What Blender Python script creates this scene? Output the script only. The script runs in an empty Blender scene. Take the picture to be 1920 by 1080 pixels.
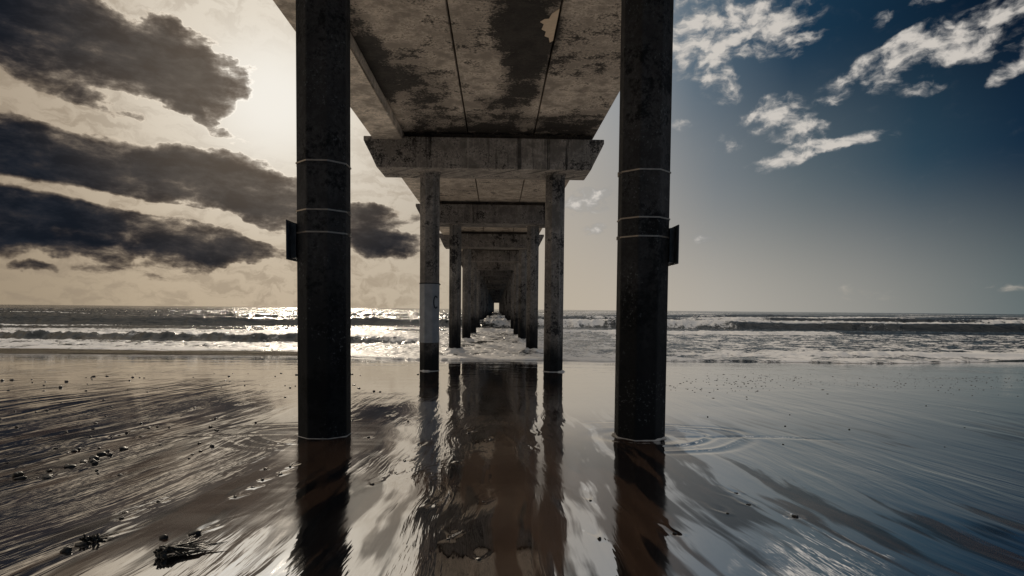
import bpy, bmesh, math, random
import numpy as np
from mathutils import Vector, Matrix
R = math.radians
random.seed(7)
scene = bpy.context.scene
COL = scene.collection

# ------------------------------------------------------------------ helpers
def tag(o, label=None, cat=None, group=None, kind=None):
    if label: o['label'] = label
    if cat: o['category'] = cat
    if group: o['group'] = group
    if kind: o['kind'] = kind
    return o

def link(name, me, mat=None, parent=None, loc=(0, 0, 0), rot=(0, 0, 0)):
    o = bpy.data.objects.new(name, me)
    COL.objects.link(o)
    o.location = loc
    o.rotation_euler = rot
    if mat is not None and me is not None:
        me.materials.clear(); me.materials.append(mat)
    if parent is not None: o.parent = parent
    return o

def obj(name, bm, mat, parent=None, loc=(0, 0, 0), rot=(0, 0, 0), smooth=False):
    me = bpy.data.meshes.new(name)
    bmesh.ops.recalc_face_normals(bm, faces=bm.faces)
    bm.to_mesh(me); bm.free()
    if smooth:
        for p in me.polygons: p.use_smooth = True
    return link(name, me, mat, parent, loc, rot)

def add_box(bm, x0, x1, y0, y1, z0, z1):
    v = [bm.verts.new((x, y, z)) for z in (z0, z1) for y in (y0, y1) for x in (x0, x1)]
    for f in ((0, 1, 3, 2), (4, 5, 7, 6), (0, 1, 5, 4), (2, 3, 7, 6), (0, 2, 6, 4), (1, 3, 7, 5)):
        bm.faces.new([v[i] for i in f])
    return v

def bevel(bm, w, seg=2):
    bmesh.ops.bevel(bm, geom=list(bm.edges), offset=w, segments=seg, profile=0.5, affect='EDGES', clamp_overlap=True)

def add_prism(bm, poly, z0, z1):
    a = [bm.verts.new((x, y, z0)) for x, y in poly]
    b = [bm.verts.new((x, y, z1)) for x, y in poly]
    n = len(poly)
    bm.faces.new(a[::-1]); bm.faces.new(b)
    for i in range(n): bm.faces.new((a[i], a[(i + 1) % n], b[(i + 1) % n], b[i]))

def octagon(a):
    r = a / math.cos(R(22.5))
    return [(r * math.cos(R(22.5 + 45 * i)), r * math.sin(R(22.5 + 45 * i))) for i in range(8)]

def add_tube(bm, pts, rad, sides=6):
    rings = []
    n = len(pts)
    for i, p in enumerate(pts):
        p = Vector(p)
        d = (Vector(pts[min(i + 1, n - 1)]) - Vector(pts[max(i - 1, 0)])).normalized()
        u = d.orthogonal().normalized(); w = d.cross(u)
        r = rad[i] if isinstance(rad, (list, tuple)) else rad
        rings.append([bm.verts.new(p + (u * math.cos(t) + w * math.sin(t)) * r) for t in [2 * math.pi * k / sides for k in range(sides)]])
    for a, b in zip(rings, rings[1:]):
        for k in range(sides):
            bm.faces.new((a[k], a[(k + 1) % sides], b[(k + 1) % sides], b[k]))
    bm.faces.new(rings[0][::-1]); bm.faces.new(rings[-1])

# numpy value noise
def _hash(ix, iy, seed):
    h = (ix.astype(np.int64) * 374761393 + iy.astype(np.int64) * 668265263 + seed * 1442695041) & 0xFFFFFFFF
    h = ((h ^ (h >> 13)) * 1274126177) & 0xFFFFFFFF
    h = ((h ^ (h >> 16)) * 2246822519) & 0xFFFFFFFF
    return ((h ^ (h >> 15)) & 0xFFFFFF) / float(0xFFFFFF)

def vnoise(x, y, seed=0):
    ix = np.floor(x); iy = np.floor(y)
    fx = x - ix; fy = y - iy
    fx = fx * fx * fx * (fx * (fx * 6 - 15) + 10); fy = fy * fy * fy * (fy * (fy * 6 - 15) + 10)
    a = _hash(ix, iy, seed); b = _hash(ix + 1, iy, seed); c = _hash(ix, iy + 1, seed); d = _hash(ix + 1, iy + 1, seed)
    return (a + (b - a) * fx) * (1 - fy) + (c + (d - c) * fx) * fy

def fbm(x, y, octv=4, seed=0, gain=0.5):
    s = np.zeros_like(x); amp = 1.0; tot = 0
    for i in range(octv):
        s += amp * vnoise(x * 2 ** i + 17.3 * i, y * 2 ** i - 9.1 * i, seed + i); tot += amp; amp *= gain
    return s / tot          # 0..1

def sstep(a, b, x):
    t = np.clip((x - a) / (b - a), 0, 1)
    return t * t * (3 - 2 * t)

def grid_mesh(name, X, Y, Z, attrs=None):
    ny, nx = X.shape
    co = np.stack([X, Y, Z], -1).reshape(-1, 3).astype(np.float32)
    i = np.arange((ny - 1) * (nx - 1)); r = i // (nx - 1); c = i % (nx - 1)
    a = r * nx + c
    q = np.stack([a, a + 1, a + nx + 1, a + nx], -1).astype(np.int32)
    me = bpy.data.meshes.new(name)
    me.vertices.add(len(co)); me.vertices.foreach_set('co', co.ravel())
    me.loops.add(q.size); me.loops.foreach_set('vertex_index', q.ravel())
    me.polygons.add(len(q)); me.polygons.foreach_set('loop_start', np.arange(0, q.size, 4, dtype=np.int32))
    me.polygons.foreach_set('use_smooth', np.ones(len(q), dtype=bool))
    me.update(calc_edges=True)
    for k, v in (attrs or {}).items():
        at = me.attributes.new(k, 'FLOAT', 'POINT'); at.data.foreach_set('value', v.ravel().astype(np.float32))
    return me

# ------------------------------------------------------------------ node DSL
class NG:
    def __init__(s, tree): s.t = tree; s.L = tree.links
    def put(s, sock, v):
        if isinstance(v, bpy.types.NodeSocket): s.L.new(v, sock)
        elif v is not None: sock.default_value = v
    def node(s, typ, **kw):
        n = s.t.nodes.new(typ)
        for k, v in kw.items(): setattr(n, k, v)
        return n
    def m(s, op, a, b=None, c=None, clamp=False):
        n = s.node('ShaderNodeMath', operation=op, use_clamp=clamp)
        for i, v in enumerate((a, b, c)): s.put(n.inputs[i], v)
        return n.outputs[0]
    def add(s, a, b): return s.m('ADD', a, b)
    def sub(s, a, b): return s.m('SUBTRACT', a, b)
    def mul(s, a, b): return s.m('MULTIPLY', a, b)
    def mad(s, a, b, c, clamp=False): return s.m('MULTIPLY_ADD', a, b, c, clamp)
    def vm(s, op, a, b=None):
        n = s.node('ShaderNodeVectorMath', operation=op)
        s.put(n.inputs[0], a)
        if b is not None: s.put(n.inputs[1], b)
        return n.outputs['Value'] if op in ('DOT_PRODUCT', 'LENGTH', 'DISTANCE') else n.outputs[0]
    def ss(s, x, a, b, lo=0.0, hi=1.0):
        n = s.node('ShaderNodeMapRange', interpolation_type='SMOOTHSTEP')
        s.put(n.inputs[0], x); n.inputs[1].default_value = a; n.inputs[2].default_value = b
        n.inputs[3].default_value = lo; n.inputs[4].default_value = hi
        return n.outputs[0]
    def lin(s, x, a, b, lo=0.0, hi=1.0):
        n = s.node('ShaderNodeMapRange')
        s.put(n.inputs[0], x); n.inputs[1].default_value = a; n.inputs[2].default_value = b
        n.inputs[3].default_value = lo; n.inputs[4].default_value = hi
        return n.outputs[0]
    def noise(s, vec, scale=1.0, detail=4.0, rough=0.5, dist=0.0, dim='3D', color=False):
        n = s.node('ShaderNodeTexNoise', noise_dimensions=dim)
        s.put(n.inputs['Vector'], vec); n.inputs['Scale'].default_value = scale
        n.inputs['Detail'].default_value = detail; n.inputs['Roughness'].default_value = rough
        n.inputs['Distortion'].default_value = dist
        return n.outputs['Color'] if color else n.outputs['Fac']
    def mix(s, f, a, b):
        n = s.node('ShaderNodeMix', data_type='RGBA')
        s.put(n.inputs[0], f)
        for i, v in ((6, a), (7, b)):
            if isinstance(v, tuple) and len(v) == 3: v = v + (1,)
            s.put(n.inputs[i], v)
        return n.outputs[2]
    def scale(s, vec, sc, loc=(0, 0, 0), rot=(0, 0, 0)):
        n = s.node('ShaderNodeMapping')
        s.put(n.inputs[0], vec); n.inputs['Scale'].default_value = sc; n.inputs['Location'].default_value = loc; n.inputs['Rotation'].default_value = rot
        return n.outputs[0]
    def ramp(s, x, pts, interp='LINEAR'):
        n = s.node('ShaderNodeValToRGB'); s.put(n.inputs[0], x)
        cr = n.color_ramp; cr.interpolation = interp
        while len(cr.elements) > 1: cr.elements.remove(cr.elements[-1])
        cr.elements[0].position = pts[0][0]; cr.elements[0].color = tuple(pts[0][1]) + (1,)
        for p, c in pts[1:]:
            e = cr.elements.new(p); e.color = tuple(c) + (1,)
        return n.outputs[0]
    def xyz(s, v):
        n = s.node('ShaderNodeSeparateXYZ'); s.put(n.inputs[0], v); return n.outputs
    def comb(s, x, y, z=0.0):
        n = s.node('ShaderNodeCombineXYZ')
        for i, v in enumerate((x, y, z)): s.put(n.inputs[i], v)
        return n.outputs[0]
    def bump(s, h, strength=1.0, dist=0.01, normal=None):
        n = s.node('ShaderNodeBump'); n.inputs['Strength'].default_value = strength
        n.inputs['Distance'].default_value = dist; s.put(n.inputs['Height'], h)
        if normal is not None: s.put(n.inputs['Normal'], normal)
        return n.outputs[0]

def material(name):
    m = bpy.data.materials.new(name); m.use_nodes = True
    m.node_tree.nodes.clear()
    g = NG(m.node_tree)
    out = g.node('ShaderNodeOutputMaterial')
    return m, g, out

def principled(g, out, base, rough=0.7, spec=0.4, metal=0.0, normal=None):
    b = g.node('ShaderNodeBsdfPrincipled')
    g.put(b.inputs['Base Color'], base if not (isinstance(base, tuple) and len(base) == 3) else base + (1,))
    g.put(b.inputs['Roughness'], rough); g.put(b.inputs['Metallic'], metal)
    g.put(b.inputs['Specular IOR Level'], spec)
    if normal is not None: g.put(b.inputs['Normal'], normal)
    if out is not None: g.L.new(b.outputs[0], out.inputs[0])
    return b

# ------------------------------------------------------------------ camera
CAMZ = 1.245
YAW, PITCH, ROLL, F = 0.0258, -0.0419, 0.0094, 1125.1
cam_d = bpy.data.cameras.new('camera'); cam = bpy.data.objects.new('camera', cam_d); COL.objects.link(cam)
cam_d.lens = F / 1920 * 36; cam_d.sensor_width = 36
cam_d.shift_y = (626.97 - 540) / 1920
cam_d.clip_start = 0.05; cam_d.clip_end = 30000
fwd = Vector((math.sin(YAW) * math.cos(PITCH), math.cos(YAW) * math.cos(PITCH), math.sin(PITCH)))
rt = Vector((math.cos(YAW), -math.sin(YAW), 0)); up = rt.cross(fwd)
rt2 = rt * math.cos(ROLL) + up * math.sin(ROLL); up2 = -rt * math.sin(ROLL) + up * math.cos(ROLL)
M = Matrix((rt2, up2, -fwd)).transposed().to_4x4(); M.translation = (0, 0, CAMZ)
cam.matrix_world = M
scene.camera = cam

# ------------------------------------------------------------------ light and sky
SUN_AZ, SUN_EL = -16.1, 19.0      # behind the near left-hand column
GLOW_AZ, GLOW_EL = -20.0, 17.5
sun_d = bpy.data.lights.new('sun', 'SUN'); sun = bpy.data.objects.new('sun', sun_d); COL.objects.link(sun)
sd = Vector((math.sin(R(SUN_AZ)) * math.cos(R(SUN_EL)), math.cos(R(SUN_AZ)) * math.cos(R(SUN_EL)), math.sin(R(SUN_EL))))
sun.rotation_euler = sd.to_track_quat('Z', 'Y').to_euler()
sun.location = (-40, 100, 60)
sun_d.energy = 1.3; sun_d.angle = R(5.0); sun_d.color = (1.0, 0.86, 0.68)

DARK = [(-33.9, 19.3, 9.63, 3.04, -2, 1.2), (-27.5, 18.9, 4.21, 2.7, -20, 0.9), (-33.0, 15.2, 1.71, 0.84, -10, 0.6), (-36.9, 14.7, 2.47, 0.91, 10, 0.55), (-25.8, 15.7, 2.78, 0.65, -25, 0.7), (-31.3, 14.0, 1.96, 0.94, 10, 0.55), (-32.4, 11.0, 9.39, 2.4, -8, 1.25), (-23.6, 10.4, 6.21, 2.1, -5, 1.05), (-20.3, 8.9, 3.49, 2.05, -25, 0.9), (-36.4, 6.6, 4.41, 2.15, -5, 1.1), (-28.1, 6.1, 6.52, 1.82, -6, 1.1), (-24.1, 4.7, 4.54, 1.18, 0, 0.9), (-38.0, 5.1, 2.42, 1.39, 8, 0.9), (-32.5, 4.4, 3.49, 0.83, 0, 0.8), (-31.8, 3.0, 2.13, 0.59, 0, 0.45), (-36.3, 2.9, 1.14, 0.4, 0, 0.5), (-26.9, 2.9, 2.36, 0.8, 0, 0.4), (-11.5, 7.0, 4.57, 2.03, -5, 0.85), (-9.4, 5.6, 3.91, 1.08, 0, 0.8), (-12.0, 8.7, 2.87, 0.67, 10, 0.5), (-46, 9, 6, 4, 0, 1.0), (-47, 20, 6, 4, 0, 1.0), (-39.5, 21.5, 6, 2.4, 0, .8), (-39, 10.6, 5, 2.2, -6, .8), (-40, 6.8, 4, 1.8, -6, .7)]
LIGHT = [(20.0, 23.6, 5.38, 1.95, -10, 1.1), (17.8, 22.0, 2.76, 1.62, 0, 0.8), (23.9, 24.0, 3.41, 1.13, 0, 0.7), (20.3, 19.1, 1.44, 1.25, 0, 1.0), (19.5, 20.6, 1.36, 1.03, 0, 0.8), (26.5, 21.9, 1.39, 0.54, 0, 0.8), (26.1, 21.2, 0.83, 0.55, 0, 0.5), (24.1, 16.7, 2.35, 1.05, 10, 1.0), (26.9, 15.0, 2.38, 1.09, -10, 1.1), (26.2, 13.2, 2.9, 0.69, 12, 1.1), (29.1, 13.7, 1.97, 0.58, 10, 1.0), (31.6, 14.0, 2.07, 0.45, 0, 0.9), (28.2, 16.9, 1.6, 0.49, 25, 0.7), (29.7, 17.9, 0.7, 0.87, 0, 0.7), (36.7, 19.3, 3.33, 0.93, -8, 1.25), (33.4, 20.0, 2.88, 0.81, 15, 0.9), (32.6, 18.3, 1.17, 0.99, 0, 0.9), (32.0, 19.9, 3.34, 0.45, 25, 0.7), (39.4, 20.6, 3.41, 1.16, 18, 1.1), (40.4, 17.3, 1.66, 0.56, 25, 0.95), (34.9, 17.1, 1.18, 0.61, 0, 0.7), (31.9, 22.6, 0.67, 0.58, 0, 0.6), (35.2, 22.8, 1.38, 0.35, 0, 0.7), (8.9, 10.1, 3.08, 1.06, 12, 0.8), (9.0, 7.3, 1.09, 0.59, 0, 0.6), (20.7, 14.6, 1.79, 0.62, 0, 0.5), (16.6, 16.4, 0.75, 0.44, 0, 0.7), (19.1, 6.4, 0.92, 0.66, 0, 0.45), (31.0, 1.8, 1.38, 0.62, 0, 0.55), (33.3, 1.6, 1.1, 0.39, 0, 0.4), (40.7, 1.6, 1.22, 0.39, 0, 0.45), (44, 19, 3, 1.2, 20, 0.8)]

def build_world():
    w = bpy.data.worlds.new('World'); scene.world = w; w.use_nodes = True
    w.node_tree.nodes.clear(); g = NG(w.node_tree)
    out = g.node('ShaderNodeOutputWorld')
    d = g.node('ShaderNodeTexCoord').outputs['Generated']
    X, Y, Z = g.xyz(d)
    az = g.mul(g.m('ARCTAN2', X, Y), 57.2958)
    el = g.mul(g.m('ARCSINE', Z), 57.2958)
    p = g.comb(az, el)
    # clear sky
    t = g.lin(az, -45, 45)
    T = lambda a: (a + 45) / 90
    hor = g.ramp(t, [(T(-40), (.47, .37, .25)), (T(-20), (.58, .47, .34)), (T(0), (.55, .47, .36)), (T(12), (.54, .475, .39)), (T(20), (.47, .435, .38)), (T(32), (.32, .315, .29)), (T(43), (.13, .165, .17))])
    mid = g.ramp(t, [(T(-40), (.60, .49, .36)), (T(-20), (.74, .65, .52)), (T(-5), (.60, .53, .44)), (T(8), (.44, .41, .37)), (T(14), (.34, .335, .325)), (T(20), (.20, .225, .245)), (T(27), (.11, .145, .168)), (T(35), (.030, .066, .10)), (T(43), (.005, .021, .05))])
    top = g.ramp(t, [(T(-40), (.6, .5, .38)), (T(-20), (.80, .72, .6)), (T(0), (.6, .55, .48)), (T(12), (.3, .33, .36)), (T(18), (.10, .15, .20)), (T(26), (.012, .042, .082)), (T(40), (.002, .009, .024))])
    clear = g.mix(g.ss(el, 10, 23), g.mix(g.ss(el, -1, 13), hor, mid), top)
    ns = g.node('ShaderNodeTexNoise', noise_dimensions='2D')
    g.put(ns.inputs['Vector'], p); ns.inputs['Scale'].default_value = .16; ns.inputs['Detail'].default_value = 5; ns.inputs['Roughness'].default_value = .6
    warp = g.vm('MULTIPLY', g.vm('SUBTRACT', ns.outputs['Color'], (.5, .5, .5)), (6.0, 3.2, 0))
    q = g.vm('ADD', p, warp)
    q2 = g.vm('ADD', p, g.vm('MULTIPLY', g.vm('SUBTRACT', ns.outputs['Color'], (.5, .5, .5)), (3.2, 1.8, 0)))
    p2 = g.vm('ADD', p, g.vm('MULTIPLY', warp, (.35, .35, 0)))
    def blobs(L, q, sc):
        acc = None
        for a, e, ra, re, rot, s in L:
            n = g.node('ShaderNodeMapping', vector_type='TEXTURE')
            g.put(n.inputs[0], q); n.inputs['Location'].default_value = (a, e, 0)
            n.inputs['Rotation'].default_value = (0, 0, R(rot)); n.inputs['Scale'].default_value = (ra * sc, re * sc, 1)
            dd = g.vm('DOT_PRODUCT', n.outputs[0], n.outputs[0])
            v = g.mad(dd, -s, s); v = g.m('MAXIMUM', v, 0.0)
            acc = v if acc is None else g.add(acc, v)
        return acc
    fine = g.noise(g.vm('MULTIPLY', q, (.20, .42, 0)), 1.0, 8, .62, 0.3, '2D')
    fine2 = g.noise(g.vm('MULTIPLY', q, (.45, .9, 0)), 1.0, 8, .62, 0.4, '2D')
    sund = g.vm('LENGTH', g.vm('MULTIPLY', g.vm('SUBTRACT', p, (GLOW_AZ, GLOW_EL, 0)), (1.0, 1.15, 0)))
    near = g.ss(sund, 20, 4)
    glow = g.ss(sund, 16, 2)
    # bright veil on the sunny side, with thin wisps
    veil = g.ss(fine2, .42, .66)
    left = g.ss(az, 0, -12)
    clear = g.mix(g.mul(veil, g.mul(left, .58)), clear, (.36, .285, .205))
    clear = g.mix(g.mul(g.ss(az, -27, -40), .38), clear, (.22, .175, .13))
    clear = g.mix(g.mul(glow, .85), clear, (.90, .82, .70))
    clear = g.mix(g.ss(sund, 8, 1), clear, (1.0, .95, .86))
    # dark clouds: light is lost through their depth, blue first, so thin rims glow and cores go slate
    fq = g.vm('ADD', q, g.vm('MULTIPLY', g.vm('SUBTRACT', ns.outputs['Color'], (.5, .5, .5)), (3, 2, 0)))
    puff = g.noise(g.vm('ADD', g.vm('MULTIPLY', g.vm('ADD', p, g.vm('MULTIPLY', warp, (.22, .22, 0))), (.27, .66, 0)), (3.7, 1.9, 0)), 1.0, 10, .62, 0, '2D')
    big = g.noise(g.vm('MULTIPLY', q, (.10, .24, 0)), 1.0, 3, .5, 0, '2D')
    bd = blobs(DARK, q, 1.31)
    dd = g.add(g.m('MINIMUM', bd, 1.3), g.mul(g.add(g.mul(g.sub(puff, .5), 2.5), g.mul(g.sub(big, .5), 1.2)), g.ss(bd, 0, .5, .35, 1)))
    gaps = blobs([(-33.0, 8.35, 9.5, .55, -6, 1.3), (-34.5, 14.0, 6.5, 1.1, -8, .9), (-22.5, 6.9, 3.0, .6, -20, .7)], p2, 1.2)
    dd = g.sub(g.add(dd, -.16), g.mul(gaps, g.ss(puff, .34, .58, .45, 1.1)))
    tau = g.mul(g.m('MAXIMUM', dd, 0.0), g.ss(az, 4, -3))
    tau = g.m('POWER', tau, 1.25)
    tr = g.comb(g.m('EXPONENT', g.mul(tau, -4.0)), g.m('EXPONENT', g.mul(tau, -4.2)), g.m('EXPONENT', g.mul(tau, -4.35)))
    core = g.mix(g.mul(near, .75), (.013, .0175, .026), (.17, .14, .11))
    lump = g.ss(puff, .40, .66)
    core = g.mix(g.mul(lump, .55), core, g.mix(near, (.004, .006, .010), (.10, .075, .055)))
    inv = g.vm('SUBTRACT', (1, 1, 1), tr)
    rim = g.m('MULTIPLY', g.ss(tau, 0, .05), g.ss(tau, .22, .05))
    rim = g.mul(g.mul(rim, g.ss(sund, 26, 6)), .38)
    clear = g.vm('MULTIPLY', clear, g.comb(g.add(1.0, rim), g.add(1.0, rim), g.add(1.0, rim)))
    c1 = g.vm('ADD', g.vm('MULTIPLY', clear, tr), g.vm('MULTIPLY', core, inv))
    # white clouds
    bl = g.m('MINIMUM', blobs(LIGHT, q2, 1.42), 1.2)
    dl = g.add(bl, g.mul(g.sub(g.noise(g.vm('MULTIPLY', q2, (.58, 1.05, 0)), 1.0, 9, .56, 0, '2D'), .5), 3.6))
    a_l = g.mul(g.ss(dl, .02, 1.6), g.ss(bl, -.05, .45))
    lcol = g.mix(g.ss(dl, .2, 1.7), (.26, .275, .29), (.72, .67, .61))
    lcol = g.mix(g.ss(el, 5, 1), lcol, (.40, .37, .32))
    right = g.ss(az, 3, 7)
    c2 = g.mix(g.mul(g.mul(a_l, .92), right), c1, lcol)
    # the rest of the sky: overcast overhead, dull behind
    c3 = g.mix(g.ss(el, 30, 55), c2, (.95, .88, .80))
    back = g.ss(g.m('ABSOLUTE', g.add(az, 12)), 75, 125)
    c4 = g.mix(g.mul(back, g.ss(el, 70, 30)), c3, g.mix(g.ss(az, 40, 70), (.085, .095, .115), (.06, .12, .20)))
    bg = g.node('ShaderNodeBackground'); g.put(bg.inputs[0], c4); bg.inputs[1].default_value = 1.0
    sky = g.node('ShaderNodeTexSky', sky_type='NISHITA')
    sky.sun_disc = False; sky.sun_elevation = R(SUN_EL); sky.sun_rotation = R(SUN_AZ)
    bgn = g.node('ShaderNodeBackground'); g.put(bgn.inputs[0], sky.outputs[0]); bgn.inputs[1].default_value = .06
    mx = g.node('ShaderNodeMixShader'); g.put(mx.inputs[0], g.mul(g.m('MAXIMUM', back, g.ss(el, 32, 60)), .12))
    g.L.new(bg.outputs[0], mx.inputs[1]); g.L.new(bgn.outputs[0], mx.inputs[2]); g.L.new(mx.outputs[0], out.inputs[0])
    w.cycles.sampling_method = 'MANUAL'; w.cycles.sample_map_resolution = 512
build_world()

# ------------------------------------------------------------------ materials
def concrete(name, light=(.36, .29, .22), dark=(.03, .028, .027), stain=.5, drip=0.0, tide=None, speck=0.0, soffit=False):
    m, g, out = material(name)
    pos = g.node('ShaderNodeNewGeometry').outputs['Position']
    x, y, z = g.xyz(pos)
    n_big = g.noise(g.vm('MULTIPLY', pos, (.62, .5, .62)), 1, 8, .62, .3)
    n_mid = g.noise(pos, 2.6, 9, .70, .2)
    n_fine = g.noise(pos, 22, 6, .75)
    base = g.mix(g.ss(n_mid, .38, .62), tuple(c * .42 for c in light), light)
    base = g.mix(g.ss(n_fine, .44, .66, 0, .6), base, tuple(c * .38 for c in light))
    s = g.add(g.add(g.mul(g.sub(n_big, .5), 2.4), g.mul(g.sub(n_mid, .5), 3.6)), g.mul(g.sub(n_fine, .5), 1.8))
    if soffit:
        # black mould blotches on the underside of the first spans
        def blob(cx, cy, rx, ry, k):
            v = g.vm('MULTIPLY', g.vm('SUBTRACT', pos, (cx, cy, 0)), (1 / rx, 1 / ry, 0))
            return g.m('MAXIMUM', g.mad(g.vm('DOT_PRODUCT', v, v), -k, k), 0.0)
        for a in [(.42, 9.0, .60, 2.2, 1.2), (.45, 11.3, .55, 1.6, .9), (-1.6, 12.0, .75, 2.4, .75), (-2.25, 9.8, .45, 3.2, .9), (0, 14.4, 2.7, 1.6, .8), (-.1, 12.4, .5, .5, .5), (-1.2, 8.0, .5, .6, .6), (1.7, 13.6, .9, 1.0, .4)]:
            s = g.add(s, blob(*a))
        # a board-marked cast surface
        line = g.noise(g.comb(g.mul(x, .9), g.mul(y, 9.0), 0.0), 1, 3, .6)
        base = g.mix(g.ss(line, .6, .74, 0, .5), base, tuple(c * .35 for c in light))
    st = g.ss(s, .42 - stain, 1.10 - stain)
    base = g.mix(g.mul(st, .93), base, dark)
    if drip:
        h = g.add(x, y)
        base = g.mix(g.ss(g.noise(g.comb(g.mul(h, 1.1), g.mul(z, .8), g.mul(y, .4)), 1, 6, .65), .50, .70, 0, .7), base, tuple(c * .28 for c in light))
        dn = g.noise(g.comb(g.mul(h, 5.0), g.mul(z, .22), g.mul(y, .3)), 1, 5, .7)
        region = g.noise(g.comb(g.mul(h, .5), 0.0, g.mul(y, .7)), 1, 2, .5)
        dm = g.mul(g.ss(dn, .53, .63), g.ss(region, .42, .62))
        base = g.mix(g.mul(dm, drip), base, tuple(c * .7 for c in dark))
        dn2 = g.noise(g.comb(g.mul(h, 9.0), g.mul(z, .3), 3.0), 1, 4, .7)
        base = g.mix(g.ss(dn2, .58, .72, 0, .4), base, tuple(min(1, c * 1.25) for c in light))
    if tide is not None:
        lo, hi, tc = tide
        tz = g.add(z, g.mul(g.sub(g.noise(g.vm('MULTIPLY', pos, (4, 4, 1.5)), 1, 4, .6), .5), (hi - lo) * 1.2))
        base = g.mix(g.ss(tz, hi, lo), base, tc)
    if speck:
        vn = g.noise(pos, 34, 4, .7)
        pn = g.noise(pos, 2.4, 4, .6)
        sm = g.mul(g.ss(vn, .56, .68), g.ss(pn, .46, .60))
        base = g.mix(g.mul(sm, speck), base, (.19, .20, .205))
    hgt = g.add(g.mul(n_fine, .5), g.mul(n_mid, 1.2))
    nrm = g.bump(hgt, .45, .02)
    rough = g.lin(st, 0, 1, .85, .62)
    principled(g, out, base, rough, g.lin(st, 0, 1, .25, .05), 0, nrm)
    return m

M_SOF = concrete('soffit concrete', light=(.64, .535, .43), dark=(.012, .0118, .012), stain=.40, soffit=True)
M_CAP = concrete('cap concrete', light=(.48, .415, .35), dark=(.016, .0155, .0155), stain=.38, drip=.9)
M_CAPSH = concrete('shaded far cap concrete', light=(.30, .265, .235), dark=(.014, .014, .0145), stain=.52, drip=.9)  # far caps: shade under the pier put into a darker concrete colour
M_BEAM = concrete('beam concrete', light=(.78, .66, .53), dark=(.06, .05, .045), stain=.12)
M_COL = concrete('column concrete', light=(.38, .335, .29), dark=(.020, .020, .021), stain=.52, drip=.7, tide=(.0, .9, (.012, .012, .012)), speck=.25)
M_COLSH = concrete('shaded far column concrete', light=(.34, .305, .27), dark=(.016, .016, .017), stain=.56, drip=.7, tide=(.0, 1.4, (.010, .010, .011)), speck=.25)  # far columns: tunnel shade put into the colour, plus a dark tide zone
M_COLN = concrete('shaded near column concrete', light=(.07, .068, .068), dark=(.010, .011, .012), stain=.60, drip=.7, tide=(.5, 2.6, (.010, .011, .012)), speck=.5)  # nearest columns: backlit shade put into the colour, plus stained lower parts
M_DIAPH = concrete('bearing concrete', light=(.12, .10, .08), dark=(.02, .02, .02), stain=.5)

def plain(name, col, rough, spec=.4, metal=0.0, var=.35, sc=18, bump=.2):
    m, g, out = material(name)
    pos = g.node('ShaderNodeNewGeometry').outputs['Position']
    n = g.noise(pos, sc, 5, .6)
    c = g.mix(g.ss(n, .3, .7), tuple(v * (1 - var) for v in col), tuple(min(1, v * (1 + var)) for v in col))
    principled(g, out, c, g.lin(n, .2, .8, rough * .8, min(1, rough * 1.2)), spec, metal, g.bump(n, bump, .004))
    return m
M_STRAP = plain('strap metal', (.36, .31, .26), .45, .5, .6, .2)
M_SIGN = plain('sign back', (.035, .045, .055), .5, .4)
M_SIGNF = plain('sign face', (.5, .5, .48), .5, .4, 0, .1)
M_PAINT = plain('grey paint', (.25, .255, .26), .6, .4, 0, .16, 5)
M_INK = plain('black paint', (.008, .009, .012), .5, .4)
M_STONE = plain('wet stone', (.016, .015, .014), .42, .4, 0, .5, 40, .4)
M_WEED = plain('wet seaweed', (.012, .011, .008), .35, .5, 0, .5, 60, .3)
M_BIT = plain('sand pellet', (.05, .042, .035), .6, .3)

# ------------------------------------------------------------------ pier
XL, XR, Y1, BAY = -1.674, 1.426, 5.884, 9.144
HCOL = .233
ZCB, ZCT, ZSO = 4.583, 5.315, 5.45
SEA = -.52
NB = 36            # bents seaward of the camera
bents = [Y1 + BAY * i for i in range(-2, NB)]
pier = bpy.data.objects.new('pier', None); COL.objects.link(pier)
pier.location = (0, Y1, 0)
tag(pier, 'long weathered concrete pier on paired octagonal columns running straight out to sea', 'pier')

def ground_z(y):
    y = np.asarray(y, float)
    z = -.034 * (y - 5.884)
    z = z + .0065 * np.clip(5.5 - y, 0, 6) ** 2
    z = np.where(y < -4, .57 + .02 * (-4 - y), z)
    return np.maximum(np.where(y > 40, -1.16 - (y - 40) * .02, z), -4.0)

def local(p): return (p[0], p[1] - Y1, p[2])
def column_mesh(z0, z1, near):
    bm = bmesh.new()
    add_prism(bm, octagon(HCOL), z0, z1)
    vert = [e for e in bm.edges if abs(e.verts[0].co.z - e.verts[1].co.z) > .1]
    bmesh.ops.bevel(bm, geom=vert, offset=.012, segments=2, profile=.5, affect='EDGES')
    me = bpy.data.meshes.new('column'); bmesh.ops.recalc_face_normals(bm, faces=bm.faces); bm.to_mesh(me); bm.free()
    return me
def collar_bm():
    bm = bmesh.new(); add_prism(bm, octagon(HCOL + .035), ZCB - .035, ZCB + .001); return bm
columns = {}
me_col = column_mesh(-1.9, ZCB + .002, False); me_col.materials.append(M_COL)
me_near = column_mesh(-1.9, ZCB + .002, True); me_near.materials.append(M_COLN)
me_shade = me_col.copy(); me_shade.materials.clear(); me_shade.materials.append(M_COLSH)
me_collar = None
for y in bents:
    i = round((y - Y1) / BAY)
    for X, s in ((XL, 'l'), (XR, 'r')):
        near = i == 0
        c = bpy.data.objects.new('column', me_near if near else (me_shade if i > 1 else me_col)); COL.objects.link(c)
        c.parent = pier; c.location = local((X, y, 0))
        columns[(i, s)] = c
        if -1 < i < 6:
            if me_collar is None:
                k = obj('collar', collar_bm(), M_CAP, c); me_collar = k.data
            else:
                k = bpy.data.objects.new('collar', me_collar); COL.objects.link(k); k.parent = c

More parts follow.
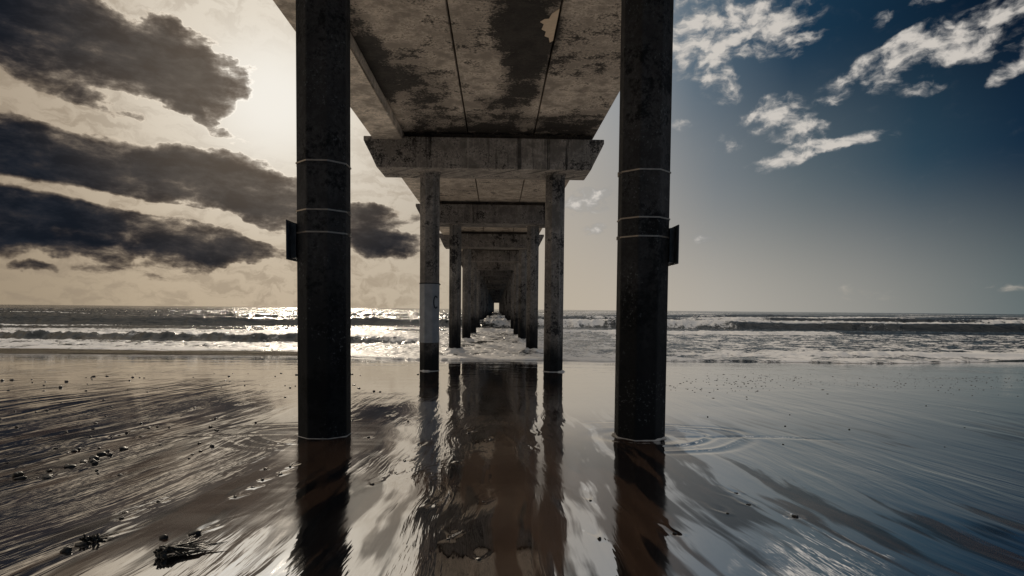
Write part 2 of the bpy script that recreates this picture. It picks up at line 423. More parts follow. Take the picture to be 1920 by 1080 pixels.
def cap_bm():
    bm = bmesh.new()
    xl, xr, d, t = -3.187, 2.535, .568, .31
    prof = [(xl, ZCT), (xr, ZCT), (xr, ZCT - .11), (xr - .05, ZCT - .16), (xr - t, ZCB), (xl + t, ZCB), (xl + .05, ZCT - .16), (xl, ZCT - .11)]
    a = [bm.verts.new((x, -d, z)) for x, z in prof]; b = [bm.verts.new((x, d, z)) for x, z in prof]
    bm.faces.new(a); bm.faces.new(b[::-1])
    n = len(prof)
    for i in range(n): bm.faces.new((a[i], b[i], b[(i + 1) % n], a[(i + 1) % n]))
    bmesh.ops.bevel(bm, geom=list(bm.edges), offset=.018, segments=2, profile=.5, affect='EDGES')
    return bm
k0 = obj('pile_cap', cap_bm(), M_CAP, pier, local((0, bents[0], 0)))
capsh = k0.data.copy(); capsh.materials.clear(); capsh.materials.append(M_CAPSH)
d0 = bmesh.new(); add_box(d0, -2.2, 2.28, -.34, .34, ZCT - .002, ZSO + .002)
d0 = obj('bearing_block', d0, M_DIAPH, k0)
for y in bents[1:]:
    c = k0.copy(); COL.objects.link(c); c.location = local((0, y, 0))
    if y > Y1 + 1.5 * BAY: c.data = capsh
    d = d0.copy(); COL.objects.link(d); d.parent = c

# deck spans: three cast strips with open joints, a topping above, an edge beam on the left
def deck_bm(first):
    bm = bmesh.new()
    L0, L1 = .012, BAY - .012
    xs = [(-2.272, -.735), (-.71, .85), (.875, 2.335)]
    for j, (a, b) in enumerate(xs):
        if j == 2:                                   # cast joint across the right-hand strip
            yj = 5.80
            add_box(bm, a, b, L0, yj, ZSO, ZSO + .30); add_box(bm, a, b, yj + .014, L1, ZSO + .004, ZSO + .30)
        else: add_box(bm, a, b, L0, L1, ZSO + .003 * (j == 1), ZSO + .30)
    bmesh.ops.bevel(bm, geom=list(bm.edges), offset=.01, segments=1, profile=.5, affect='EDGES')
    add_box(bm, -2.271, 2.42, L0, L1, ZSO + .302, ZSO + .52)
    return bm
s0 = obj('deck_slab', deck_bm(True), M_SOF, pier, local((0, bents[0], 0)))
def beam_bm():
    bm = bmesh.new(); add_box(bm, -2.965, -2.274, .02, BAY - .02, 5.245, ZSO + .58); bevel(bm, .02, 2); return bm
b0 = obj('edge_beam', beam_bm(), M_BEAM, pier, local((0, bents[0], 0)))
for y in bents[1:-1]:
    for src in (s0, b0):
        c = src.copy(); COL.objects.link(c); c.location = local((0, y, 0))

# pale unpainted spall on the soffit, straps, sleeve
def patch_bm():
    bm = bmesh.new()
    pts = [(.845, 8.55), (.845, 9.55), (.80, 9.62), (.77, 9.45), (.70, 9.40), (.71, 9.25), (.64, 9.18), (.66, 9.02), (.60, 8.95), (.66, 8.86), (.72, 8.85), (.75, 8.7), (.80, 8.62)]
    add_prism(bm, pts, -.006, .0); return bm
M_PATCH = plain('bare concrete', (.62, .48, .34), .9, .2, 0, .08, 12)
pt = [c for c in pier.children if c.name.startswith('deck_slab')]
pt = min(pt, key=lambda o: abs(o.location.y))
o = obj('bare_patch', patch_bm(), M_PATCH, pt, (0, -Y1, ZSO + .002))

def strap_bm(z, a, h=.013, gap=None):
    bm = bmesh.new()
    o1 = octagon(a + .006); o0 = octagon(a - .004)
    n = 8
    V = [[bm.verts.new((x, y, zz)) for x, y in poly] for poly, zz in ((o0, z - h / 2), (o1, z - h / 2), (o1, z + h / 2), (o0, z + h / 2))]
    for r in range(4):
        A, B = V[r], V[(r + 1) % 4]
        for i in range(n): bm.faces.new((A[i], A[(i + 1) % n], B[(i + 1) % n], B[i]))
    return bm
def buckle(bm, a, z, ang):
    dx, dy = math.cos(ang), math.sin(ang)
    before = set(bm.verts)
    add_box(bm, -.02, .02, -.012, .012, -.016, .016)
    bmesh.ops.transform(bm, matrix=Matrix.Translation((dx * (a + .012), dy * (a + .012), z)) @ Matrix.Rotation(ang - math.pi / 2, 4, 'Z'), verts=[v for v in bm.verts if v not in before])
for side, zs, ang in (('l', (2.606, 2.155), 0.0), ('r', (2.57, 2.125), 0.05)):
    for k, z in enumerate(zs):
        bm = strap_bm(z, HCOL)
        buckle(bm, HCOL, z, ang if k else ang + math.pi)
        obj('metal_strap', bm, M_STRAP, columns[(0, side)])
for side, X, s in (('l', XL, -1), ('r', XR, 1)):
    sg = bpy.data.objects.new('sign_board', None); COL.objects.link(sg)
    sg.location = (X + s * (HCOL + .055), Y1, 1.875)
    tag(sg, 'small dark sign board edge-on, strapped to the %s of the two nearest columns' % ('left' if s < 0 else 'right'), 'sign')
    bm = bmesh.new(); add_box(bm, -.006, .006, -.215, .215, -.185, .185)
    bevel(bm, .003, 1)
    obj('panel', bm, M_SIGN, sg)
    bm = bmesh.new(); add_box(bm, .0065 * s - .0012, .0065 * s + .0012, -.20, .20, -.17, .17)
    obj('sign_face', bm, M_SIGNF, sg)
    bm = bmesh.new(); add_box(bm, -.0245, .0245, -.12, .12, -.165, .165)
    obj('bracket', bm, M_SIGN, sg, (-s * .0315, 0, 0))
    bm = strap_bm(1.948 - 1.875, HCOL); buckle(bm, HCOL, 1.948 - 1.875, 0 if s < 0 else math.pi)
    obj('metal_strap', bm, M_STRAP, sg, (-s * (HCOL + .055), 0, 0))

# painted sleeve with a hand-painted C on the second left column
c2 = columns[(1, 'l')]
bm = bmesh.new(); add_prism(bm, octagon(HCOL + .005), .40, 1.86)
vert = [e for e in bm.edges if abs(e.verts[0].co.z - e.verts[1].co.z) > .1]
bmesh.ops.bevel(bm, geom=vert, offset=.012, segments=2, profile=.5, affect='EDGES')
slv = obj('painted_band', bm, M_PAINT, c2); slv['label'] = 'grey painted band marked with the letter C'
bm = bmesh.new(); add_prism(bm, octagon(HCOL + .012), 1.85, 1.875); buckle(bm, HCOL + .012, 1.84, R(-5))
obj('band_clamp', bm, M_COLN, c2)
bm = bmesh.new()
n = 26; ring = []
for i in range(n + 1):
    t = R(48 + (312 - 48) * i / n)
    ring.append((.062 * math.cos(t), .145 * math.sin(t) * (1.0 if i < n * .5 else 1.0)))
w = .016
for i in range(n):
    (x0, z0), (x1, z1) = ring[i], ring[i + 1]
    d = Vector((x1 - x0, z1 - z0)).normalized() if i < n else d
    nn = Vector((-d.y, d.x)) * w
    vs = [bm.verts.new((x0 + nn.x, yy, z0 + nn.y)) for yy in (-.002, .002)] + [bm.verts.new((x1 + nn.x, yy, z1 + nn.y)) for yy in (-.002, .002)] + \
         [bm.verts.new((x0 - nn.x, yy, z0 - nn.y)) for yy in (-.002, .002)] + [bm.verts.new((x1 - nn.x, yy, z1 - nn.y)) for yy in (-.002, .002)]
    for f in ((0, 2, 6, 4), (1, 3, 7, 5), (0, 1, 3, 2), (4, 5, 7, 6), (0, 1, 5, 4), (2, 3, 7, 6)):
        try: bm.faces.new([vs[q] for q in f])
        except ValueError: pass
fa = R(-45)      # right-hand diagonal face, turned to the camera
obj('letter', bm, M_INK, c2, ((HCOL + .008) * math.cos(fa), (HCOL + .008) * math.sin(fa), 1.40), (0, 0, R(45)))

# ------------------------------------------------------------------ sand
PEB = [(-8.52, 11.2), (-8.37, 11.32), (-7.86, 11.83), (-5.9, 8.26), (-6.6, 9.78), (-3.46, 8.08), (-3.56, 6.21), (-3.51, 6.28), (-3.61, 5.69), (-3.61, 5.92), (-3.11, 4.11), (-3.21, 4.08), (-3.46, 4.45), (-3.68, 4.57), (-3.86, 5.18), (-3.72, 5.13), (-3.51, 4.96), (-1.96, 3.16), (-2.01, 3.27), (-1.96, 3.51), (-1.87, 2.76), (-1.56, 3.6), (-1.55, 3.84), (-1.57, 4.04), (-1.68, 4.39), (-1.51, 4.21), (-1.53, 4.47), (-1.53, 4.26), (-0.81, 3.92), (-0.7, 4.23), (-0.37, 3.42), (-0.71, 4.68), (-0.29, 4.65), (0.57, 3.53), (0.5, 2.81), (0.89, 2.9), (1.49, 3.45), (1.29, 3.25), (6.17, 8.41), (-2.61, 4.2), (-2.95, 5.31), (-3.34, 5.7), (-3.84, 7.53), (-3.88, 7.79), (-3.19, 6.88), (-3.16, 9.04), (-4.92, 13.81), (-2.49, 9.07), (-1.61, 6.73), (-2.33, 9.3), (-0.07, 3.49), (-0.07, 2.53), (-0.22, 2.81), (0.33, 5.25), (0.43, 5.92), (-0.27, 6.0), (-0.05, 5.63), (-0.67, 5.35), (-1.22, 5.74), (-1.27, 7.16), (-0.99, 6.75), (1.53, 3.73), (1.64, 3.2)]
BIG = [(-3.53, 5.05), (-3.1, 4.45), (-3.16, 4.73), (-3.18, 4.86), (-3.22, 5.01), (-3.14, 4.33), (-3.11, 4.56), (-1.87, 2.76), (-1.45, 2.92), (-3.25, 4.14), (-3.02, 4.12)]

def sand_z(X, Y):
    Z = ground_z(Y)
    near = np.exp(-np.maximum(Y - 2, 0) / 9.0)
    wx = (fbm(X * .35, Y * .25, 3, 5) - .5) * 1.6
    u = X + wx * .5
    amp = .35 + 1.3 * sstep(.35, .7, fbm(X * .5 + 3, Y * .35, 3, 11))
    Z = Z + near * amp * (.010 * (fbm(u * 2.2, Y * .45, 3, 21) - .5) + .0065 * (fbm(u * 7.0, Y * .9, 3, 31) - .5))
    Z = Z + .006 * (fbm(X * .25, Y * .5, 3, 41) - .5)
    # wave-parallel ripples further out
    Z = Z + .004 * sstep(7, 12, Y) * (fbm(X * .18, Y * 1.5, 3, 51) - .5)
    # scour wakes seaward of stones and scour around the columns
    for (px, py) in PEB + BIG:
        if py > 9.5: continue
        dx = X - px; dy = Y - py
        m = (np.abs(dx) < .35) & (dy > -.15) & (dy < .8)
        if not m.any(): continue
        ddx = dx[m]; ddy = dy[m]
        L = (.05 + .09 * ((px * 13.7 + py * 7.1) % 1.0)) * (.7 + py * .1)
        arm = np.abs(ddx + .12 * ddy * math.copysign(1, px)) - (.020 + .14 * np.maximum(ddy, 0) + .012 * np.sin(ddy * 25 + px * 9))
        fade = np.exp(-np.maximum(ddy, 0) / L) * sstep(-.06, .0, ddy)
        Z[m] += 0.0025 * fade * np.exp(-(arm / .016) ** 2) - .004 * fade * np.exp(-((arm + .03) / .02) ** 2)
    for cx, k in ((XL, .2), (XR, 1.0)):
        dx = X - cx; dy = Y - Y1
        r = np.hypot(dx * .8, dy); th = np.arctan2(dy, dx * (1 if cx > 0 else -1))
        wob = .03 * np.sin(3 * th + 1) + .02 * np.sin(5 * th)
        side = sstep(-.6, .5, np.cos(th - .1))
        Z = Z + k * .7 * (-.012 * np.exp(-((r - .30) / .10) ** 2) + side * (.011 * np.exp(-((r - .50 - wob) / .022) ** 2) - .008 * np.exp(-((r - .57 - wob) / .03) ** 2) + .007 * np.exp(-((r - .78 - wob * 2) / .03) ** 2) - .005 * np.exp(-((r - .88 - wob * 2) / .05) ** 2)))
        sh = np.exp(-((dy + .04 * np.sin(dx * 4) + .10 * (dx * np.sign(cx) - .4)) / .05) ** 2) * sstep(.3, .5, dx * np.sign(cx)) * sstep(2.2, .8, dx * np.sign(cx))
        Z = Z - k * .007 * sh
    return Z

def spaced(edges):
    out = []
    for a, b, d0, d1 in edges:
        x = a; 
        while x < b - 1e-6:
            out.append(x); f = (x - a) / (b - a); x += d0 + (d1 - d0) * f
    out.append(edges[-1][1]); return np.array(out)
ys = np.concatenate([np.array([-400, -200, -90, -40, -20, -10, -5, -2, 0, 1.0, 1.6]), spaced([(2.0, 4.5, .011, .018), (4.5, 9, .018, .045), (9, 30, .045, .16), (30, 60, .5, 3), (60, 400, 20, 60)])])
xp = spaced([(0, 4.2, .0125, .0125), (4.2, 9, .0135, .045), (9, 40, .05, .5), (40, 120, 2, 8), (120, 900, 30, 120)])
xs = np.concatenate([-xp[:0:-1], xp])
GX, GY = np.meshgrid(xs, ys)
GZ = sand_z(GX, GY)
print('sand', GX.shape)

def sand_material():
    m, g, out = material('wet sand')
    pos = g.node('ShaderNodeNewGeometry').outputs['Position']
    x, y, z = g.xyz(pos)
    w = g.noise(g.vm('MULTIPLY', pos, (.4, .3, 0)), 1, 3, .5, color=True)
    wp = g.vm('ADD', pos, g.vm('MULTIPLY', g.vm('SUBTRACT', w, (.5, .5, .5)), (.65, .8, 0)))
    s1 = g.noise(g.vm('MULTIPLY', wp, (8.0, .62, 0)), 1, 4, .55, dim='2D')
    s2 = g.noise(g.vm('MULTIPLY', wp, (1.9, .36, 0)), 1, 5, .56, .5, dim='2D')
    s3 = g.noise(g.vm('MULTIPLY', wp, (16, 2.6, 0)), 1, 3, .55, dim='2D')
    s4 = g.noise(g.vm('MULTIPLY', wp, (5.0, .42, 0)), 1, 5, .55, .2, dim='2D')
    pat = g.noise(g.vm('MULTIPLY', pos, (.55, .4, 0)), 1, 4, .55, dim='2D')
    grain = g.noise(pos, 260, 2, .6)
    spots = g.noise(pos, 45, 4, .7)
    shore = g.noise(g.vm('MULTIPLY', wp, (.22, 1.7, 0)), 1, 5, .6, dim='2D')
    base = g.mix(g.ss(s1, .3, .7), (.066, .039, .026), (.108, .066, .044))
    base = g.mix(g.ss(grain, .3, .7, 0, .45), base, (.03, .022, .018))
    base = g.mix(g.ss(spots, .62, .72, 0, .5), base, (.20, .16, .13))
    side = g.ss(g.m('ABSOLUTE', g.add(x, .1)), 1.0, 2.4)
    black = g.ss(g.add(g.add(s2, g.mul(g.sub(s1, .5), .6)), g.mul(side, .07)), .50, .58)
    base = g.mix(g.mul(black, .93), base, (.008, .008, .0095))
    # patchy film of water: a mirror where it stands, damp sand where it has drained
    nearf = g.ss(y, 8.5, 4.2)
    film = g.add(g.add(g.mul(s4, .75), g.mul(s1, .45)), g.mul(g.sub(pat, .5), .9))
    film = g.add(film, g.add(g.ss(x, 1.3, 3.5, 0, .17), g.ss(y, 4.4, 3.0, 0, .05)))
    wet = g.ss(film, .53, .65)
    wet = g.sub(1.0, g.mul(nearf, g.sub(1.0, wet)))
    f0 = g.lin(wet, 0, 1, .07, .70)
    fr = g.node('ShaderNodeFresnel'); fr.inputs[0].default_value = 1.36
    fac = g.add(f0, g.mul(fr.outputs[0], g.sub(1.0, f0)))
    rough = g.add(g.lin(wet, 0, 1, .08, .012), g.mul(g.ss(shore, .45, .7), .04))
    h = g.add(g.add(g.mul(s1, .55), g.mul(s2, 1.6)), g.add(g.mul(s4, 1.2), g.mul(s3, g.mul(g.ss(pat, .45, .65), .14))))
    amp = g.ss(pat, .38, .66, .25, 1.0)
    bn = g.node('ShaderNodeBump'); g.put(bn.inputs['Strength'], g.mul(amp, g.ss(y, 22, 5, .10, .36))); bn.inputs['Distance'].default_value = .012
    g.put(bn.inputs['Height'], h)
    far = g.node('ShaderNodeBump'); g.put(far.inputs['Strength'], g.ss(y, 6, 14, 0, .2)); far.inputs['Distance'].default_value = .02
    g.put(far.inputs['Height'], shore); g.put(far.inputs['Normal'], bn.outputs[0])
    N = far.outputs[0]
    df = g.node('ShaderNodeBsdfDiffuse'); g.put(df.inputs[0], base); g.put(df.inputs['Normal'], g.bump(grain, .3, .003, N))
    gl = g.node('ShaderNodeBsdfGlossy'); gl.inputs[0].default_value = (.97, .97, .97, 1); g.put(gl.inputs['Roughness'], rough); g.put(gl.inputs['Normal'], N)
    g.L.new(N, fr.inputs['Normal'])
    mx = g.node('ShaderNodeMixShader'); g.put(mx.inputs[0], fac); g.L.new(df.outputs[0], mx.inputs[1]); g.L.new(gl.outputs[0], mx.inputs[2])
    g.L.new(mx.outputs[0], out.inputs[0])
    return m
M_SAND = sand_material()
sand = link('beach_sand', grid_mesh('beach_sand', GX, GY, GZ), M_SAND); tag(sand, 'dark wet sand streaked by the backwash and mirroring the sky', 'sand', kind='structure')

# ------------------------------------------------------------------ sea
def shore_y(X):
    y = 20.2 + 4.2 * sstep(-2, -9, X) + 3.5 * sstep(12, 26, X)
    y = y + .16 * (fbm(X * 5, X * 0 + 2.5, 3, 63) - .5) + 1.3 * (fbm(X * .22, X * 0 + .5, 3, 61) - .5) + .5 * (fbm(X * 1.3, X * 0 + 4.5, 3, 62) - .5)
    return y
def sea_fields(X, Y, S):
    D = Y - S                                   # distance from the swash edge
    g0 = ground_z(Y)
    film = g0 + .004 + .022 * sstep(0, .2, D) + .03 * sstep(.2, 1.2, D)
    base = np.maximum(film, SEA + .02 * sstep(1, 6, D))
    k = sstep(0, 3.0, D)
    Z = base.copy(); foam = np.full_like(X, .5)
    rough = .5 * k
    rows = [  # y, amp, front, back, meander, where
        (31.5, .42, .55, 1.7, 2.0, sstep(-1, -6, X)),
        (23.8, .16, .35, 1.2, 1.2, sstep(5, 16, X)),
        (48, .16, .8, 2.6, 4, np.ones_like(X)),
        (58, .80, 1.0, 3.6, 5, np.ones_like(X)),
        (74, .62, 1.2, 4.2, 6, np.ones_like(X)),
        (96, .70, 1.6, 5.5, 8, np.ones_like(X)),
        (124, .70, 2.2, 7, 9, np.ones_like(X)),
        (160, .75, 3.0, 9, 12, np.ones_like(X)),
        (215, .6, 6, 14, 14, np.ones_like(X)),
        (290, .55, 9, 20, 18, np.ones_like(X)),
        (400, .5, 14, 26, 20, np.ones_like(X)),
    ]
    crest = np.zeros_like(X)
    for i, (yb, A, wf, wb, me, wh) in enumerate(rows):
        sx = 1.0 / (6 + yb * .18)
        yc = yb + me * (fbm(X * sx * .35, X * 0 + i * 3.3, 3, 70 + i) - .5) * 2
        a = A * wh * (.35 + 1.1 * fbm(X * sx, X * 0 + i * 1.7, 4, 90 + i))
        broken = sstep(.36, .52, fbm(X * sx * .8, X * 0 + i * 7.7, 3, 110 + i)) if yb > 40 else np.ones_like(X)
        # ragged toe where broken
        rag = (fbm(X * .9, Y * .5, 4, 130 + i) - .5) * wf * 1.6 * broken
        dd = Y - yc + rag
        h = np.where(dd < 0, np.exp(-(dd / wf) ** 2), np.exp(-(dd / wb) ** 2))
        Z += a * h
        f_b = a / A * np.where(dd < 0, np.exp(-(dd / (wf * 1.5)) ** 2), np.exp(-(dd / (wb * .9)) ** 2))
        rough += 1.1 * f_b * broken * min(1.0, A * 2)
        lf = sstep(1, -8, X); face = sstep(.15, -.35, dd / wf) * sstep(-2.4, -1.2, dd / wf)
        foam += .75 * f_b * broken * (1 - .3 * lf) - .75 * f_b * (1 - broken) - 1.0 * lf * face * np.clip(a / A, 0, 1)  # left wave faces lose foam, so their backlit shade sits in the colour
    # calmer, less foamy far out
    foam += .16 * sstep(0, -8, X) * sstep(58, 50, Y)
    foam -= .34 * sstep(45, 57, Y) * 1.0
    foam -= .25 * sstep(120, 200, Y)
    foam += .10 * sstep(30, 22, Y)
    foam += .04 * sstep(4.0, 0.0, D)
    under = np.exp(-(X / 4.0) ** 2)
    foam += .16 * under * sstep(80, 50, Y)
    tb = (fbm(X * .9, Y * .9, 4, 150) - .5)
    tb2 = (fbm(X * 3.1, Y * 2.2, 3, 160) - .5)
    swell = (fbm(X * .05, Y * .11, 3, 170) - .5) * .5 * sstep(30, 90, Y)
    calm = sstep(700, 150, Y)
    tb3 = (fbm(X * 5.5, Y * 3.4, 2, 165) - .5)
    Z += k * calm * (.13 * tb * (rough + .3) + .15 * tb2 * (rough + .12) + .06 * tb3 * (rough + .3)) + swell * (1 + 1.2 * sstep(200, 900, Y))
    # lip of the swash edge
    Z += .04 * np.exp(-((D - .16) / .09) ** 2) * (.4 + fbm(X * 2.2, Y * .2, 3, 180))
    # water heaped against the piles standing in the wash
    for yb in (Y1 + 2 * BAY, Y1 + 3 * BAY):
        for cx in (XL, XR):
            r = np.hypot(X - cx, (Y - yb) * .8)
            Z += .14 * np.exp(-((r - .25) / .30) ** 2) * (.3 + 1.4 * fbm(X * 4, Y * 4, 3, 190)); foam += .2 * np.exp(-((r - .3) / .4) ** 2)
    return Z, np.clip(foam, 0, 1)
ny = [0.0]
n1 = 150
D1 = np.concatenate([np.linspace(0, .6, 14), .6 + np.cumsum(np.linspace(.05, .12, 100))])
yl = []
y = 28.0
while y < 170: yl.append(y); y += .0042 * y
while y < 600: yl.append(y); y += .02 * y
while y < 14000: yl.append(y); y += .09 * y
s = np.linspace(-1, 1, 1500); s = np.sign(s) * (np.abs(s) ** 1.12)
XS = s * 46
SH = shore_y(XS)
rowsX, rowsY, rowsS = [], [], []
# strip from the swash edge out to y = 28, then straight rows
tt = np.concatenate([np.linspace(0, .08, 14)[:-1], np.linspace(.08, 1, 95)[:-1]])
for t in tt:
    Y = SH + (28.0 - SH) * t
    Y = np.maximum(Y, SH)
    rowsX.append(XS); rowsY.append(Y)
for yy in yl:
    rowsX.append(XS * (1 + (yy - 28) / 28.0 * .93)); rowsY.append(np.full_like(XS, yy))
SX = np.array(rowsX); SY = np.array(rowsY); SS = shore_y(SX)
SZ, FO = sea_fields(SX, SY, SS)
print('sea', SX.shape)

def sea_material():
    m, g, out = material('sea water')
    pos = g.node('ShaderNodeNewGeometry').outputs['Position']
    x, y, z = g.xyz(pos)
    at = g.node('ShaderNodeAttribute', attribute_name='foam').outputs['Fac']
    wv = g.noise(g.vm('MULTIPLY', pos, (.7, .7, 0)), 1, 3, .6, color=True)
    wp = g.vm('ADD', pos, g.vm('MULTIPLY', g.vm('SUBTRACT', wv, (.5, .5, .5)), (1.2, 1.2, 0)))
    n1 = g.noise(g.vm('MULTIPLY', wp, (.9, .75, .9)), 1, 7, .66, .5)
    n2 = g.noise(g.vm('MULTIPLY', pos, (6, 4.5, 6)), 1, 4, .65)
    v = g.add(g.add(at, g.mul(g.sub(n1, .5), 2.2)), g.mul(g.sub(n2, .5), .9))
    f = g.ss(v, .38, .72)
    col = g.mix(f, (.010, .016, .018), (.80, .77, .73))
    rip = g.noise(g.vm('MULTIPLY', pos, (2.6, 4.2, 2)), 1, 5, .62)
    h = g.add(g.mul(rip, .7), g.mul(n2, g.mul(f, .5)))
    nrm = g.bump(h, .55, .10)
    chop = g.noise(g.vm('MULTIPLY', pos, (.35, .75, .3)), 1, 6, .62)
    fb = g.node('ShaderNodeBump'); g.put(fb.inputs['Strength'], g.ss(y, 25, 70, 0, .7)); fb.inputs['Distance'].default_value = .9
    g.put(fb.inputs['Height'], chop); g.put(fb.inputs['Normal'], nrm); nrm = fb.outputs[0]
    b = principled(g, None, col, g.lin(f, 0, 1, .10, .55), .5, 0, nrm)
    b.inputs['IOR'].default_value = 1.33
    g.L.new(b.outputs[0], out.inputs[0])
    return m
sea = link('sea_water', grid_mesh('sea_water', SX, SY, SZ, {'foam': FO}), sea_material())
tag(sea, 'foaming surf rolling in under and beside the pier', 'sea', kind='structure')

# ------------------------------------------------------------------ stones, weed, foam at the columns
def stone_mesh(seed, flat=.6):
    rnd = random.Random(seed)
    bm = bmesh.new(); bmesh.ops.create_icosphere(bm, subdivisions=3, radius=1)
    ph = [rnd.uniform(0, 6) for _ in range(6)]
    for v in bm.verts:
        c = v.co
        k = 1 + .16 * math.sin(2.3 * c.x + ph[0]) + .14 * math.sin(3.1 * c.y + ph[1]) + .10 * math.sin(5.3 * c.z + 4 * c.x + ph[2]) + .06 * math.sin(9 * c.y + ph[3])
        v.co = Vector((c.x * k, c.y * k * .75, c.z * k * flat))
    me = bpy.data.meshes.new('stone'); bm.to_mesh(me); bm.free()
    for p in me.polygons: p.use_smooth = True
    me.materials.append(M_STONE)
    return me
STONES = [stone_mesh(i, f) for i, f in enumerate((.55, .7, .45, .62))]
rnd = random.Random(3)
def sand_at(x, y): return float(sand_z(np.array([[x]], float), np.array([[y]], float))[0, 0])
def put_stone(x, y, r, label, group, name='pebble'):
    o = bpy.data.objects.new(name, STONES[rnd.randrange(4)]); COL.objects.link(o)
    o.location = (x, y, sand_at(x, y) + r * .12); o.rotation_euler = (rnd.uniform(-.2, .2), rnd.uniform(-.2, .2), rnd.uniform(0, 6.3))
    o.scale = (r * rnd.uniform(.8, 1.3), r * rnd.uniform(.8, 1.2), r * rnd.uniform(.7, 1.1))
    tag(o, label, 'pebble', group)
GL = ('small dark pebble on the streaked wet sand left of the pier', 'pebbles on the sand left of the pier')
GM = ('small dark pebble on the wet sand between the pier columns', 'pebbles between the pier columns')
GR = ('small dark pebble on the bluish wet sand right of the pier', 'pebbles on the sand right of the pier')
GB = ('large black stone in the cluster on the sand left of the pier', 'black stones clustered on the left')
def zone(x): return GL if x < -1.45 else (GM if x < 1.25 else GR)
for x, y in PEB: put_stone(x, y, rnd.uniform(.008, .014) * (1 + y * .06), *zone(x))
for i in range(48):                # thin scatter towards the swash
    x = rnd.uniform(-9.5, -1.6); y = rnd.uniform(9.6, 13.8)
    put_stone(x, y, rnd.choice((.014, .018, .022, .034)), *GL)
for i in range(40):
    x = rnd.uniform(-6.2, -2.4); y = 5.2 + (-x - 2.4) * .55 + rnd.gauss(0, .7)
    if y < 3.2: continue
    put_stone(x, y, rnd.uniform(.010, .020), *GL)
for i in range(9):
    x = rnd.uniform(2.2, 6); y = rnd.uniform(3.4, 7.5)
    put_stone(x, y, rnd.uniform(.008, .013), *GR)
for x, y in BIG:
    for k in range(2):
        put_stone(x + rnd.gauss(0, .05), y + rnd.gauss(0, .05), rnd.uniform(.018, .036), *GB, name='stone')

def weed_bm(seed, n, L, spread):
    r = random.Random(seed); bm = bmesh.new()
    for i in range(n):
        a = r.gauss(1.15, .35); l = L * r.uniform(.3, 1.0); x0, y0 = r.gauss(0, spread), r.gauss(0, spread * .6)
        ph = r.uniform(0, 6); pts = []; rad = []
        for k in range(9):
            t = k / 8
            pts.append((x0 + math.cos(a) * l * t + .018 * math.sin(ph + 6 * t), y0 + math.sin(a) * l * t + .012 * math.cos(ph + 5 * t), .006 + (.024 * r.random() + .012) * math.exp(-3 * t) + .003 * r.random()))
            rad.append(.0055 * (1 - .75 * t))
        add_tube(bm, pts, rad, 5)
    for i in range(n // 3):
        v = bmesh.ops.create_icosphere(bm, subdivisions=1, radius=r.uniform(.007, .016), matrix=Matrix.Translation((r.gauss(0, spread), r.gauss(0, spread * .6), r.uniform(.008, .03))))
    return bm
for (x, y, n, L, sp, rz, lab) in ((-1.42, 2.56, 34, .26, .018, -.1, 'tangled clump of black seaweed trailing strands at the bottom left of the sand'), (-1.86, 2.77, 12, .09, .016, 0, 'small flat clump of black seaweed lying alone near the lower left corner')):
    o = obj('seaweed', weed_bm(int(n), n, L, sp), M_WEED, None, (x, y, sand_at(x, y)), (0, 0, rz), smooth=True)
    tag(o, lab, 'seaweed')

# flecks of foam and shell strewn over the right-hand sand
bm = bmesh.new(); rb = random.Random(12)
for i in range(600):
    x = rb.uniform(2.6, 15); y = 12.0 + rb.gauss(0, 1.0) + .10 * (x - 6) + .7 * math.sin(x * 1.3)
    if y > 17 or y < 9: continue
    r = rb.choice((.006, .008, .011, .016)); z = float(ground_z(y)) + .004
    n = 6; a0 = rb.uniform(0, 6); rx = r * rb.uniform(1, 2.4)
    tip = bm.verts.new((x, y, z + r * .3)); ring = [bm.verts.new((x + rx * math.cos(a0 + k * 6.283 / n) * rb.uniform(.7, 1.2), y + r * math.sin(a0 + k * 6.283 / n), z - .004)) for k in range(n)]
    for k in range(n): bm.faces.new((tip, ring[k], ring[(k + 1) % n]))
o = obj('shell_flecks', bm, M_BIT); tag(o, 'sparse dark flecks of shell and weed strewn across the right-hand sand', 'flecks', kind='stuff')

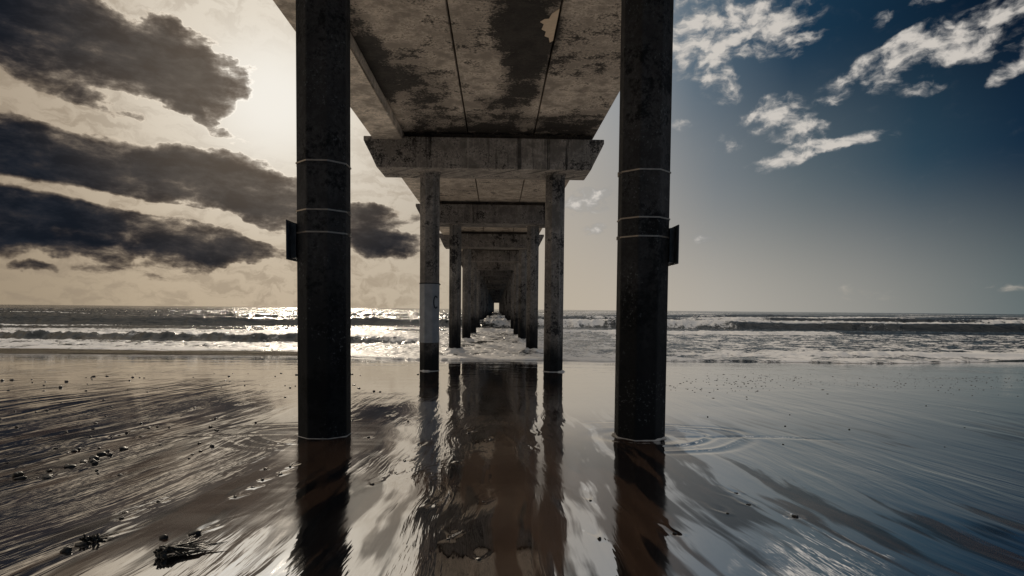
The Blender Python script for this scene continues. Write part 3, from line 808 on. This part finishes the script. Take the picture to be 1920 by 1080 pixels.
# thin foam collars where the backwash meets the nearest columns
def foam_material():
    m, g, out = material('foam')
    pos = g.node('ShaderNodeNewGeometry').outputs['Position']
    n = g.noise(pos, 70, 4, .6)
    principled(g, out, g.mix(n, (.35, .33, .31), (.7, .68, .64)), .5, .4, 0, g.bump(n, .6, .01))
    return m
M_FOAM = foam_material()
def foam_ring(bm, cx, cy, a, wid, seed, lift):
    r = random.Random(seed); n = 96; rings = []
    for i in range(n):
        th = 2 * math.pi * i / n
        oc = a / math.cos(((th + R(22.5)) % R(45)) - R(22.5))
        wv = wid * (.55 + .45 * math.sin(3 * th + seed) + .3 * math.sin(11 * th) + .2 * r.random())
        wv = wv * (.25 + 1.1 * (.5 + .5 * math.sin(th * 2 + seed * 1.7)) ** 2); wv = max(wv, .003)
        x, y = math.cos(th), math.sin(th)
        z = sand_at(cx + x * oc, cy + y * oc)
        rings.append([bm.verts.new((cx + x * (oc - .006), cy + y * (oc - .006), z + lift + wv * .5)), bm.verts.new((cx + x * (oc + wv * .5), cy + y * (oc + wv * .5), z + lift + wv * .4)), bm.verts.new((cx + x * (oc + wv), cy + y * (oc + wv), z - .006))])
    for i in range(n):
        A, B = rings[i], rings[(i + 1) % n]
        for k in range(2): bm.faces.new((A[k], A[k + 1], B[k + 1], B[k]))
bm = bmesh.new()
foam_ring(bm, XL, Y1, HCOL, .010, 2, .002); foam_ring(bm, XR, Y1, HCOL, .026, 5, .004)
foam_ring(bm, XL, Y1 + BAY, HCOL, .03, 7, .01); foam_ring(bm, XR, Y1 + BAY, HCOL, .04, 9, .01)
o = obj('foam', bm, M_FOAM, smooth=True); tag(o, 'thin pale rims of foam clinging round the feet of the nearest columns', 'foam', kind='stuff')

# ------------------------------------------------------------------ render settings
scene.view_settings.view_transform = 'Standard'; scene.view_settings.look = 'None'
scene.view_settings.exposure = -0.15; scene.view_settings.gamma = 1.0
scene.render.engine = 'CYCLES'
cy = scene.cycles
cy.use_denoising = True
cy.max_bounces = 8; cy.diffuse_bounces = 4; cy.glossy_bounces = 5
cy.caustics_reflective = True; cy.blur_glossy = 0.4
cy.sample_clamp_indirect = 6.0
cy.use_adaptive_sampling = True
